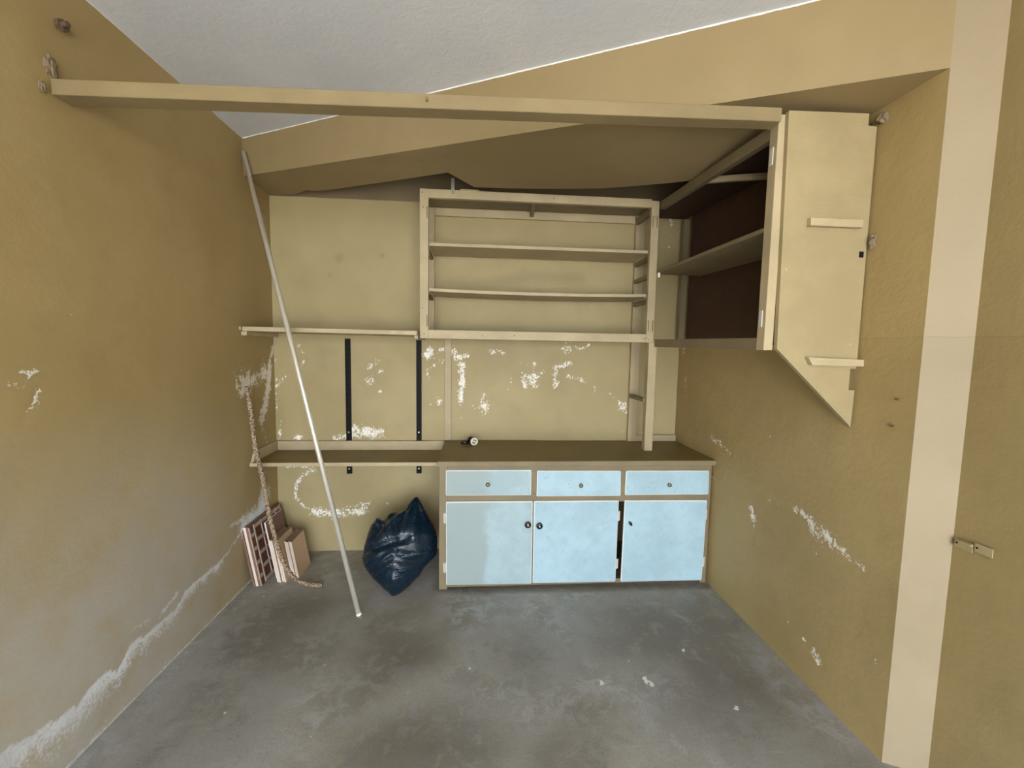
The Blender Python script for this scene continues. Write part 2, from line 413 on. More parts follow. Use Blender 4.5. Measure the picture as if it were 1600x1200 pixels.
FLIGHT = [(0.108,0.7,(-0.485,1.685),(0.047,1.671)),(0.1131,0.9,(0.046,1.654),(0.587,1.63),(0.804,1.679)),(0.1117,0.8,(-0.772,2.049),(-0.793,1.805),(-0.514,1.79)),(0.0633,0.8,(1.389,1.887),(1.348,1.613),(1.388,1.425)),(0.1235,0.6,(0.83,1.355),(1.068,1.417)),(0.0668,0.7,(-1.366,2.036),(-1.322,1.734),(-1.269,1.483)),(0.179,0.5,(0.55,2.185),(-0.158,2.278))]
CHIPS = [(0.0113,1,(0.75,1.718),(0.77,1.681)),(0.0084,1,(0.543,1.719),(0.564,1.692)),(0.0079,1,(1.015,1.88)),(0.008,1,(1.063,1.547)),(0.005,1,(0.42,1.511)),(0.0072,1,(-0.695,1.875)),(0.0073,1,(-1.224,2.441)),(0.005,1,(-0.986,1.628)),(0.0063,1,(-0.991,1.646)),(0.0058,1,(-0.024,1.822)),(0.0064,1,(0.742,1.506)),(0.0053,1,(1.077,1.553),(1.069,1.531)),(0.0044,1,(-0.604,1.407)),(0.0068,1,(-0.637,2.234),(-0.611,2.211))]


def field(U, V, strokes):
    out = np.zeros_like(U)
    for st in strokes:
        r, w, pts = st[0], st[1], st[2:]
        segs = list(zip(pts[:-1], pts[1:])) or [(pts[0], pts[0])]
        d = np.full_like(U, 1e9)
        for (ax, ay), (bx_, by_) in segs:
            dx, dy = bx_ - ax, by_ - ay
            L = dx * dx + dy * dy
            t = np.clip(((U - ax) * dx + (V - ay) * dy) / L, 0, 1) if L > 0 else 0.0
            d = np.minimum(d, np.hypot(U - ax - t * dx, V - ay - t * dy))
        out = np.maximum(out, w * np.clip(1.25 - 0.60 * d / max(r, 0.004), 0, 1))
    return out

def slab(name, axis, c, thick, u0, u1, v0, v1, res, mat, fields, relief=0.0, push=None):
    """A wall or floor slab whose visible face is a fine grid carrying wear attributes.
    axis 'x': u=y, v=z; axis 'y': u=x, v=z; axis 'z': u=x, v=y. thick: signed depth behind the face."""
    nu = max(2, int(round((u1 - u0) / res)) + 1); nv = max(2, int(round((v1 - v0) / res)) + 1)
    us = np.linspace(u0, u1, nu); vs = np.linspace(v0, v1, nv)
    U, V = np.meshgrid(us, vs, indexing='ij')
    U = U.ravel(); V = V.ravel()
    off = np.zeros_like(U)
    if relief:
        off = np.array([noise.noise(Vector((a * 1.7, b * 1.7, c * 3.1))) for a, b in zip(U, V)]) * relief
        edge = np.minimum(np.minimum(U - u0, u1 - U), np.minimum(V - v0, v1 - V))
        off *= np.clip(edge / 0.15, 0, 1)
    sgn = -1.0 if thick > 0 else 1.0
    W = c + sgn * off
    def xyz(u, v, w):
        return {'x': (w, u, v), 'y': (u, w, v), 'z': (u, v, w)}[axis]
    verts = [xyz(a, b, w) for a, b, w in zip(U.tolist(), V.tolist(), W.tolist())]
    faces = []
    for i in range(nu - 1):
        for j in range(nv - 1):
            k = i * nv + j
            faces.append((k, k + nv, k + nv + 1, k + 1))
    n0 = len(verts)
    verts += [xyz(a, b, c + thick) for a, b in ((u0, v0), (u1, v0), (u1, v1), (u0, v1))]
    faces.append((n0 + 3, n0 + 2, n0 + 1, n0))
    b0 = [i * nv for i in range(nu)]; b1 = [i * nv + nv - 1 for i in range(nu)]
    l0 = list(range(nv)); l1 = [(nu - 1) * nv + j for j in range(nv)]
    faces += [tuple(b0[::-1] + [n0, n0 + 1]), tuple(b1 + [n0 + 2, n0 + 3]), tuple(l0 + [n0 + 3, n0]), tuple(l1[::-1] + [n0 + 1, n0 + 2])]
    me = bpy.data.meshes.new(name)
    me.from_pydata(verts, [], faces)
    bm = bmesh.new(); bm.from_mesh(me); bmesh.ops.recalc_face_normals(bm, faces=bm.faces); bm.to_mesh(me); bm.free()
    for an, f in fields.items():
        at = me.attributes.new(an, 'FLOAT', 'POINT')
        vals = np.zeros(len(verts), dtype=np.float32)
        vals[:n0] = f(U, V)
        at.data.foreach_set('value', vals)
    me.materials.append(mat)
    o = bpy.data.objects.new(name, me)
    col.objects.link(o)
    return o

# ---------------------------------------------------------------- the room
def fl_line(U, V):     # pale dust along the foot of the left wall
    return np.clip(1.0 - V / 0.02, 0, 1) * 0.9

def left_salt(U, V):
    ys = np.array([e[0] for e in EDGE]); ze = np.array([e[1] for e in EDGE])
    order = np.argsort(ys); ys = ys[order]; ze = ze[order]
    jag = np.array([noise.noise(Vector((u * 14, 0.3, 0))) * 0.016 + noise.noise(Vector((u * 45, 2.3, 0))) * 0.010 for u in U])
    top = np.interp(U, ys, ze) + jag
    top = np.where(U < ys[0], ze[0] + 0.02 * np.sin(U * 5) + jag, top)
    d = top - V
    scale = np.interp(U, [0.0, 1.3, 1.6, 1.9, 2.3, 2.42, 2.65, 2.8], [0.16, 0.14, 0.10, 0.065, 0.055, 0.022, 0.045, 0.07])
    amp = np.interp(U, [1.2, 2.3, 2.42, 2.5, 2.62, 2.8, 2.9], [1.0, 1.0, 0.85, 0.8, 1.05, 1.0, 0.0])
    s = np.where(d > 0, np.exp(-d / scale) * 1.15, np.clip(1 + d / 0.010, 0, 1) * 0.6) * amp
    s = np.where(U > 2.86, 0, s)
    low = 0.42 * np.clip(1 - V / 0.14, 0, 1) * np.clip((2.4 - U) / 0.5, 0, 1)
    s = np.maximum(s, field(U, V, EFF[7:]))
    return np.clip(np.maximum(np.maximum(s, low), fl_line(U, V)), 0, 1)

wl = slab('wall_left', 'x', XL, -0.15, DOOR_Y, YB, 0, H, 0.016, M['wall'],
          {'peel': lambda U, V: field(U, V, LEFT), 'salt': left_salt,
           'dust': lambda U, V: 1.0 * np.clip((1.25 - V) / 0.8, 0, 1) * np.clip((2.75 - U) / 0.7, 0, 1),
           'damp': lambda U, V: 0.5 * field(U, V, [(0.10, 0.9, (2.72, 1.25), (2.8, 0.9), (2.8, 0.5)), (0.05, .7, (1.56, 2.36), (1.55, 2.30))])}, 0.006)
struct(wl, 'beige painted left wall with white salt bloom along its foot')
wb = slab('wall_back', 'y', YB, 0.15, XL - 0.15, XR + 0.24, 0, H, 0.10, M['plaster'], {})  # dark plaster colour instead of beige, deepens the void by paint
struct(wb, 'beige painted back wall, darkened in colour for the shade of the void')
lin = slab('wall_back_lining', 'y', 2.99, 0.009, XL + 0.002, XR - 0.004, 0.0, 2.435, 0.012, M['board'],
           {'peel': lambda U, V: field(U, V, BACK), 'damp': lambda U, V: field(U, V, BDAMP)}, 0.0)
struct(lin, 'beige hardboard lining of the back wall with flaking white patches')
wr = slab('wall_right', 'x', XR, 0.16, 1.2905, YB, 0, H, 0.014, M['wallr'],
          {'peel': lambda U, V: field(U, V, RIGHT),
           'damp': lambda U, V: 0.6 * field(U, V, [(0.13, 0.8, (1.75, 0.62), (1.5, 0.5)), (0.15, .6, (1.6, 0.3))])}, 0.013)
struct(wr, 'beige right wall with flaking paint below the wall cabinet')
wo = slab('wall_right_outer', 'x', XO, 0.15, DOOR_Y, 1.2345, 0, H, 0.05, M['wallo'], {}, 0.006)
struct(wo, 'beige wall beside the pale pillar at the right edge')
bm = bmesh.new()
prism(bm, [(XR, 1.2905, 0), (XO, 1.2345, 0), (1.62, 1.2345, 0), (1.62, 1.2905, 0)], (0, 0, H))
struct(finish('wall_pillar', bm, M['pillar']), 'pale beige angled pillar on the right')
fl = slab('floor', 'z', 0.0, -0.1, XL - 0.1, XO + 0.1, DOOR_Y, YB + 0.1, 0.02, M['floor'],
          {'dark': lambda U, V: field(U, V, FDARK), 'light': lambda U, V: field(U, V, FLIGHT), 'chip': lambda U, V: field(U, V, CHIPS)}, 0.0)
struct(fl, 'stained grey concrete floor')
ce = slab('ceiling', 'z', H, 0.12, XL - 0.15, XO + 0.15, DOOR_Y, YB + 0.1, 0.06, M['ceiling'], {}, 0.004)
struct(ce, 'white plastered ceiling')
# lintel over the open garage door, behind the camera, and the yard outside
struct(box('wall_front', XL - 0.15, XO + 0.15, DOOR_Y - 0.15, DOOR_Y, DOOR_Z, H + 0.1, M['wall'], None, 0), 'lintel above the garage door')
struct(box('wall_front_pier', DOOR_X, XO + 0.15, DOOR_Y - 0.15, DOOR_Y, 0, DOOR_Z, M['wall'], None, 0), 'wall beside the garage door')
struct(box('floor_yard', -9, 9, -16, DOOR_Y - 0.001, -0.14, -0.02, plain('pale_concrete_yard', (0.45, 0.43, 0.40), 0.8), None, 0), 'concrete yard outside the garage')

# diagonal dropped beam with its ragged soffit
def zs(x):
    return 2.4414 - (x - XL) * 0.0291
sof = [(XL, 2.6893), (XR, 1.2905), (XR, 2.05), (1.04, 2.30), (0.86, 2.385), (0.69, 2.455), (0.50, 2.50), (0.33, 2.535), (0.15, 2.565), (-0.04, 2.585),
       (-0.09, 2.52), (-0.18, 2.405), (-0.45, 2.555), (-0.75, 2.715), (-0.98, 2.835), (-1.06, 2.862), (-1.10, 2.852), (-1.13, 2.885), (-1.20, 2.945), (-1.29, 2.987), (XL, 2.99)]
bm = bmesh.new()
lo = [bm.verts.new((x, y, zs(x))) for x, y in sof]
hi = [bm.verts.new((x, y, H)) for x, y in sof]
bm.faces.new(lo); bm.faces.new(hi[::-1])
for i in range(len(sof)):
    j = (i + 1) % len(sof)
    bm.faces.new([lo[i], hi[i], hi[j], lo[j]])
M['void_shade'] = plain('painted_void_shade', (0.035, 0.028, 0.02), 0.9)  # near-black colour standing in for the shade in the void
cb = finish('ceiling_beam', bm, M['beam'])
cb.data.materials.append(M['void_shade'])
for f in cb.data.polygons:      # the back of the beam takes the void's shade as colour
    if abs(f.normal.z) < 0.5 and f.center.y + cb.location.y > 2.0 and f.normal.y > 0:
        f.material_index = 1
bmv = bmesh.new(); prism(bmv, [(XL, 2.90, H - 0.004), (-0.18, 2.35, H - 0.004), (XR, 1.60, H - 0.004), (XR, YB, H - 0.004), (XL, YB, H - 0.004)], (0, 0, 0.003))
struct(finish('ceiling_void_shade', bmv, M['void_shade']), 'added dark sheet that paints in the shade of the void above the shelf unit')  # sheet added under the ceiling, its colour is the void's shade
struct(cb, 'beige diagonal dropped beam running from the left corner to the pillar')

# ---------------------------------------------------------------- base cabinet
FY = 2.455
cab = thing('base_cabinet', (0.61, 2.70, 0), 'brown framed base cabinet with pale blue drawers and doors', 'cabinet')
box('side_panel', -0.224, -0.206, FY + 0.02, 2.98, 0.006, 0.774, M['wood2'], cab)
box('side_panel', 1.424, 1.442, FY + 0.02, 2.98, 0.006, 0.774, M['wood2'], cab)
box('bottom_board', -0.206, 1.424, FY + 0.02, 2.98, 0.02, 0.035, M['wood2'], cab)
box('stile', -0.226, -0.176, FY, FY + 0.02, 0.004, 0.774, M['wood2'], cab)
box('stile', 1.405, 1.444, FY, FY + 0.02, 0.004, 0.774, M['wood2'], cab)
box('rail', -0.176, 1.405, FY, FY + 0.02, 0.728, 0.774, M['wood2'], cab)
box('rail', -0.176, 1.405, FY, FY + 0.02, 0.538, 0.592, M['wood2'], cab)
box('rail', -0.176, 1.405, FY, FY + 0.02, 0.018, 0.045, M['wood2'], cab)
box('stile', 0.312, 0.358, FY, FY + 0.02, 0.592, 0.728, M['wood2'], cab)
box('stile', 0.860, 0.900, FY, FY + 0.02, 0.592, 0.728, M['wood2'], cab)
box('divider', 0.868, 0.886, FY + 0.08, 2.97, 0.036, 0.53, M['wood2'], cab)
box('stile', 0.325, 0.345, FY + 0.004, FY + 0.02, 0.045, 0.538, M['wood2'], cab)

def front(name, pts, mat, parent):
    """Overlay door or drawer front: four (x, z) corners, with a worn pale edge strip behind the face."""
    bm = bmesh.new()
    (a, b, c, d) = pts
    y0, y1 = FY - 0.016, FY - 0.001
    hexa(bm, [(a[0], y0, a[1]), (b[0], y0, b[1]), (b[0], y1, b[1]), (a[0], y1, a[1]),
              (d[0], y0, d[1]), (c[0], y0, c[1]), (c[0], y1, c[1]), (d[0], y1, d[1])], 0.004)
    o = finish(name, bm, mat, parent)
    # bare rubbed edge: the bevelled faces take the pale material
    o.data.materials.append(M['door_edge'])
    for f in o.data.polygons:
        if f.area < 0.004:
            f.material_index = 1
    return o

def knob(loc, parent, kind):
    bm = bmesh.new()
    if kind == 'brass':
        lathe(bm, [(0.005, 0), (0.005, 0.008), (0.011, 0.012), (0.0125, 0.018), (0.009, 0.023), (0.002, 0.0245)], loc, (0, -1, 0), 16)
        return part(finish('knob', bm, M['brass'], parent, True), 'tarnished round brass knob')
    if kind == 'black':
        lathe(bm, [(0.009, 0), (0.009, 0.008), (0.018, 0.012), (0.0195, 0.018), (0.016, 0.022), (0.006, 0.023)], loc, (0, -1, 0), 20)
        k = part(finish('knob', bm, M['knob'], parent, True), 'round black knob with a pale screw')
        bm = bmesh.new(); cyl(bm, Vector(loc) + Vector((0, -0.022, 0)), Vector(loc) + Vector((0, -0.0255, 0)), 0.0045, 12)
        finish('screw', bm, M['white'], k)
        return k
    bm2 = bm
    lathe(bm2, [(0.010, 0), (0.012, 0.006), (0.011, 0.012), (0.004, 0.013)], loc, (0, -1, 0), 14)
    for v in bm2.verts:
        v.co.z += 0.6 * -(v.co.x - loc[0])
    return part(finish('knob', bm2, M['knob'], parent, True), 'broken black knob stub')

for pts, kx, kz in [([(-0.186, 0.590), (0.320, 0.588), (0.318, 0.741), (-0.186, 0.742)], 0.060, 0.659),
                    ([(0.353, 0.580), (0.868, 0.578), (0.864, 0.733), (0.353, 0.736)], 0.617, 0.649),
                    ([(0.894, 0.582), (1.424, 0.581), (1.420, 0.731), (0.896, 0.733)], 1.165, 0.648)]:
    dr = front('drawer', pts, M['door_a'] if kx < 0.3 else M['door_b'], cab)
    knob((kx, FY - 0.016, kz), dr, 'brass')
for pts, kx, kz, kind, hx, mm in [([(-0.181, 0.040), (0.333, 0.035), (0.330, 0.550), (-0.185, 0.552)], 0.302, 0.412, 'black', -0.190, 'door_a'),
                                  ([(0.341, 0.037), (0.856, 0.034), (0.858, 0.548), (0.338, 0.550)], 0.372, 0.404, 'black', 0.862, 'door_b'),
                                  ([(0.890, 0.032), (1.412, 0.028), (1.418, 0.543), (0.895, 0.548)], 0.933, 0.407, 'stub', 1.418, 'door_b')]:
    d = front('door', pts, M[mm], cab)
    knob((kx, FY - 0.016, kz), d, kind)
    for hz in (0.45, 0.145):
        bm = bmesh.new(); cyl(bm, (hx, FY - 0.008, hz - 0.03), (hx, FY - 0.008, hz + 0.03), 0.0045, 10)
        bx(bm, hx - 0.010, hx + 0.010, FY - 0.004, FY - 0.001, hz - 0.03, hz + 0.03, 0)
        finish('hinge', bm, M['hinge'], d)
bm = bmesh.new(); cyl(bm, (1.443, FY + 0.01, 0.684), (1.4565, FY - 0.012, 0.688), 0.005, 10); cyl(bm, (1.452, FY - 0.005, 0.688), (1.4525, FY - 0.028, 0.676), 0.005, 10)
part(finish('hook', bm, M['steel'], cab), 'small metal hook on the side of the frame')

wt = thing('worktop', (0.61, 2.70, 0.775), 'olive brown painted worktop lying on the base cabinet', 'worktop')
box('top_board', -0.236, 1.4515, 2.432, 2.985, 0.7755, 0.800, M['top'], wt, 0.002)
part(box('front_lip', -0.232, 1.4505, 2.420, 2.432, 0.770, 0.7995, M['wood2'], wt, 0.002), 'paler brown front edge')
box('back_strip', -0.20, 0.42, 2.835, 2.984, 0.8002, 0.8025, M['top'], wt, 0.0008)

# ---------------------------------------------------------------- open shelf unit on the back wall
UY = 2.66
us = thing('shelf_unit', (0.38, 2.82, 1.515), 'open beige wall shelf unit with two shelves on the back wall', 'shelf')
box('stile', -0.366, -0.314, UY, UY + 0.03, 1.512, 2.408, M['wood'], us)
box('stile', 1.072, 1.122, UY, UY + 0.03, 1.512, 2.398, M['wood'], us)
box('rail', -0.314, 1.072, UY + 0.001, UY + 0.03, 2.357, 2.408, M['wood'], us)
box('rail', -0.314, 1.072, UY + 0.001, UY + 0.03, 1.512, 1.566, M['wood'], us)
box('top_board', -0.36, 1.115, UY + 0.03, 2.988, 2.400, 2.408, M['wood2'], us)
box('bottom_board', -0.36, 1.07, UY + 0.03, 2.988, 1.516, 1.524, M['wood2'], us)
for z0, sag in ((2.085, 0.0), (1.812, 0.010)):
    bm = bmesh.new()
    N = 14
    xs = [-0.309 + (1.064 + 0.309) * i / N for i in range(N + 1)]
    top, bot = [], []
    loops = []
    for x in xs:
        dz = -sag * 4 * ((x + 0.309) / 1.373) * (1 - (x + 0.309) / 1.373)
        loops.append([bm.verts.new((x, y, z + dz)) for y, z in ((UY + 0.012, z0 - 0.009), (2.965, z0 - 0.009), (2.965, z0 + 0.009), (UY + 0.012, z0 + 0.009))])
    for i in range(N):
        for k in range(4):
            bm.faces.new([loops[i][k], loops[i][(k + 1) % 4], loops[i + 1][(k + 1) % 4], loops[i + 1][k]])
    bm.faces.new(loops[0]); bm.faces.new(loops[-1][::-1])
    finish('shelf', bm, M['wood'], us)
# frame of battens against the wall
box('wall_batten', -0.352, -0.310, 2.966, 2.989, 1.526, 2.398, M['wood'], us)
box('wall_batten', -0.309, 1.083, 2.968, 2.989, 2.345, 2.398, M['wood'], us)
box('wall_batten', 1.086, 1.150, 2.955, 2.989, 0.801, 2.398, M['wood'], us)
box('wall_batten', 1.151, 1.4515, 2.962, 2.9885, 0.8006, 0.845, M['wood'], us)
box('wall_batten', -0.238, -0.192, 2.972, 2.9895, 0.804, 1.515, M['wood'], us)
for zc in (2.355, 2.055, 1.940, 1.780, 1.135):
    zh = 0.022 if zc > 2.3 else 0.013
    box('cleat', 1.082, 1.106, UY + 0.031, 2.954, zc - zh, zc + zh, M['wood2'], us)
for zc in (2.062, 1.789):
    box('cleat', -0.338, -0.3155, UY + 0.031, 2.965, zc - 0.012, zc + 0.012, M['wood2'], us)
bar('cross_brace', (0.33, UY + 0.031, 2.383), (0.35, 2.966, 2.375), 0.026, 0.030, M['wood2'], us)
part(box('post', 1.093, 1.147, UY + 0.002, UY + 0.052, 0.8015, 1.511, M['wood'], us), 'post standing on the worktop')
part(box('hanger_strap', -0.178, -0.158, UY - 0.006, UY - 0.001, 2.385, 2.475, M['steel'], us, 0.0008), 'metal strap fixed at the top')
box('loose_strip', -0.125, -0.01, UY + 0.002, UY + 0.022, 2.4085, 2.416, M['wood'], us)
for hx in (-0.322, 1.083, 1.111):
    for hz in (2.27, 1.62):
        bm = bmesh.new()
        bx(bm, hx - 0.003, hx + 0.003, UY - 0.0012, UY + 0.002, hz - 0.035, hz + 0.035, 0.0005)
        part(finish('hinge_mortise', bm, M['top'], us), 'dark slot of a removed hinge')
for nx, nz in ((-0.35, 2.385), (-0.345, 2.30), (-0.35, 1.70), (-0.34, 1.54), (0.02, 1.535), (0.22, 1.54), (0.45, 2.385), (1.06, 1.535), (1.09, 1.53), (1.10, 2.30), (1.075, 1.54)):
    bm = bmesh.new(); cyl(bm, (nx, UY + 0.003, nz), (nx, UY - 0.0012, nz), 0.0035, 8)
    finish('nail', bm, M['rust'], us)

# ---------------------------------------------------------------- cabinet on the right wall
rc = thing('hanging_cabinet', (1.29, 2.1, 1.47), 'open beige wall cabinet with dark inside and slanted end panel', 'cabinet')
bm = bmesh.new()
poly = [(1.107, 2.334), (1.418, 2.341), (1.418, 2.299), (1.452, 2.297), (1.453, 1.404), (1.428, 1.404), (1.428, 1.322), (1.453, 1.321), (1.449, 1.176), (1.440, 1.186), (1.124, 1.476)]
prism(bm, [(x, 1.5215, z) for x, z in poly], (0, 0.018, 0))
ep = part(finish('end_panel', bm, M['panel'], rc), 'tall flat end panel cut to a slant at the bottom')
box('cleat', 1.206, 1.412, 1.500, 1.521, 1.928, 1.957, M['wood'], ep)
bm = bmesh.new(); prism(bm, [(1.236, 1.500, 1.446), (1.462, 1.500, 1.440), (1.462, 1.500, 1.414), (1.254, 1.500, 1.417)], (0, 0.021, 0))
finish('cleat', bm, M['wood'], ep)
bm = bmesh.new(); bx(bm, 1.424, 1.441, 1.5195, 1.5214, 1.824, 1.846, 0); part(finish('catch_hole', bm, M['black'], ep), 'small black square catch')
# frame, running back along the open side
box('stile', 1.084, 1.120, 1.540, 1.585, 1.470, 2.330, M['wood'], rc)
bar('rail', (1.100, 1.586, 2.285), (1.142, 2.658, 2.372), 0.030, 0.050, M['wood2'], rc)
bar('rail', (1.100, 1.586, 1.494), (1.142, 2.655, 1.510), 0.030, 0.048, M['wood2'], rc)
bm = bmesh.new(); cyl(bm, (1.10, 1.538, 1.47), (1.10, 1.538, 1.512), 0.001, 6)
bm.free()
bm = bmesh.new()
hexa(bm, [(1.088, 1.586, 1.922), (1.445, 1.586, 1.922), (1.445, 2.72, 1.955), (1.130, 2.72, 1.955),
          (1.088, 1.586, 1.940), (1.445, 1.586, 1.940), (1.445, 2.72, 1.973), (1.130, 2.72, 1.973)])
finish('shelf', bm, M['wood2'], rc)
bm = bmesh.new()
hexa(bm, [(1.118, 1.541, 2.312), (1.445, 1.541, 2.312), (1.445, 2.97, 2.390), (1.160, 2.97, 2.390),
          (1.118, 1.541, 2.322), (1.445, 1.541, 2.322), (1.445, 2.97, 2.400), (1.160, 2.97, 2.400)])
finish('top_board', bm, M['dark'], rc)  # dark colour paints in the darkness inside the cabinet
bm = bmesh.new()
hexa(bm, [(1.4465, 1.541, 1.50), (1.4525, 1.541, 1.50), (1.4525, 2.88, 1.50), (1.4465, 2.88, 1.50),
          (1.4465, 1.541, 2.318), (1.4525, 1.541, 2.318), (1.4525, 2.88, 2.391), (1.4465, 2.88, 2.391)], 0)
part(finish('back_panel', bm, M['dark'], rc), 'unpainted dark brown back panel')
box('inner_lining', 1.121, 1.446, 1.540, 1.546, 1.50, 2.305, M['dark'], rc)
box('corner_batten', 1.405, 1.446, 2.90, 2.945, 1.53, 2.37, M['wood2'], rc)
bar('brace', (1.117, 2.12, 2.318), (1.444, 2.00, 2.312), 0.022, 0.028, M['wood'], rc)
for hz in (2.19, 1.59):
    part(box('hinge', 1.0795, 1.0835, 1.556, 1.574, hz - 0.032, hz + 0.032, M['hinge'], rc, 0.0008), 'white painted hinge leaf')
part(box('shelf_clip', 1.124, 1.138, 2.640, 2.6585, 1.925, 1.955, M['white'], rc, 0.002), 'small white shelf clip')

# ---------------------------------------------------------------- long timber rail across the room
bm = bmesh.new()
ya, yb = 1.552, 1.540
hexa(bm, [(XL + 0.002, 1.552, 2.253), (1.066, 1.500, 2.283), (1.066, 1.560, 2.283), (XL + 0.002, 1.622, 2.253),
          (XL + 0.002, 1.552, 2.302), (1.066, 1.500, 2.330), (1.066, 1.560, 2.330), (XL + 0.002, 1.622, 2.302)], 0.002)
tr = tag(finish('timber_rail', bm, M['rail']), 'long beige painted timber rail spanning from left wall to wall cabinet', 'rail')
bm = bmesh.new(); cyl(bm, (-0.185, 1.529, 2.294), (-0.185, 1.519, 2.294), 0.006, 10)
part(finish('bolt_hole', bm, M['top'], tr), 'small dark knot in the front face')

# ---------------------------------------------------------------- shelves on the left
s1 = thing('shelf_board', (-0.88, 2.80, 1.53), 'narrow beige shelf board ending at the left wall, above the black standards', 'shelf')
bm = bmesh.new()
hexa(bm, [(-1.372, 2.580, 1.534), (-0.374, 2.590, 1.529), (-0.374, 2.988, 1.529), (-1.372, 2.988, 1.534),
          (-1.372, 2.580, 1.560), (-0.374, 2.590, 1.555), (-0.374, 2.988, 1.555), (-1.372, 2.988, 1.560)])
finish('board', bm, M['wood'], s1)
box('end_strip', -1.388, -1.377, 2.578, 2.98, 1.538, 1.560, M['wood'], s1)
box('cleat', -1.384, -1.352, 2.590, 2.985, 1.508, 1.5325, M['wood'], s1)
box('cleat', -0.394, -0.372, 2.62, 2.985, 1.508, 1.528, M['wood'], s1)

s2 = thing('shelf_board', (-0.82, 2.82, 0.715), 'deep beige shelf board with upstand, level with the worktop beside it', 'shelf')
box('board', -1.388, -0.238, 2.648, 2.986, 0.716, 0.735, M['top'], s2)
part(box('front_lip', -1.388, -0.238, 2.640, 2.648, 0.712, 0.7355, M['wood'], s2), 'paler front edge')
box('back_upstand', -1.370, -0.240, 2.966, 2.986, 0.7355, 0.800, M['wood'], s2)
bm = bmesh.new()
prism(bm, [(-1.388, 2.652, 0.7355), (-1.388, 2.986, 0.7355), (-1.388, 2.986, 0.802), (-1.388, 2.690, 0.798)], (0.016, 0, 0))
finish('end_upstand', bm, M['wood'], s2)

for x, lab in ((-0.897, 'black slotted shelf standard nearer the leaning metal pole, left of the two'), (-0.416, 'black slotted shelf standard beside the open shelf unit, right of the two')):
    st = thing('shelf_standard', (x, 2.98, 0.56), lab, 'bracket', 'black shelf standards on the back wall')
    bm = bmesh.new()
    bx(bm, x - 0.017, x + 0.017, 2.9855, 2.9895, 0.565, 1.506, 0)
    bx(bm, x - 0.017, x - 0.013, 2.974, 2.9855, 0.565, 1.506, 0)
    bx(bm, x + 0.013, x + 0.017, 2.974, 2.9855, 0.565, 1.506, 0)
    for k in range(24):
        bx(bm, x - 0.013, x + 0.013, 2.974, 2.978, 0.565 + k * 0.0402, 0.565 + k * 0.0402 + 0.016, 0)
    finish('channel', bm, M['black'], st)
    for z in (0.60, 0.86):
        bm = bmesh.new(); cyl(bm, (x, 2.9745, z), (x, 2.9715, z), 0.005, 10)
        finish('screw', bm, M['steel'], st)

# ---------------------------------------------------------------- leaning metal pole
pole = thing('metal_pole', (-0.632, 2.229, 0), 'long thin pale metal pole leaning into the left corner', 'pole')
a, b = Vector((-0.632, 2.229, 0.006)), Vector((-1.366, 2.652, 2.562))
bm = bmesh.new(); cyl(bm, a, b, 0.0135, 20)
for f in bm.faces:
    f.smooth = len(f.verts) == 4
finish('tube', bm, plain('pale_aluminium', (0.80, 0.76, 0.66), 0.32, 0.55, 0.08), pole)
d = (b - a).normalized()
bm = bmesh.new(); cyl(bm, a + d * 0.0, a + d * 0.012, 0.0145, 20)
part(finish('end_cap', bm, M['white'], pole), 'pale plastic cap at the foot')

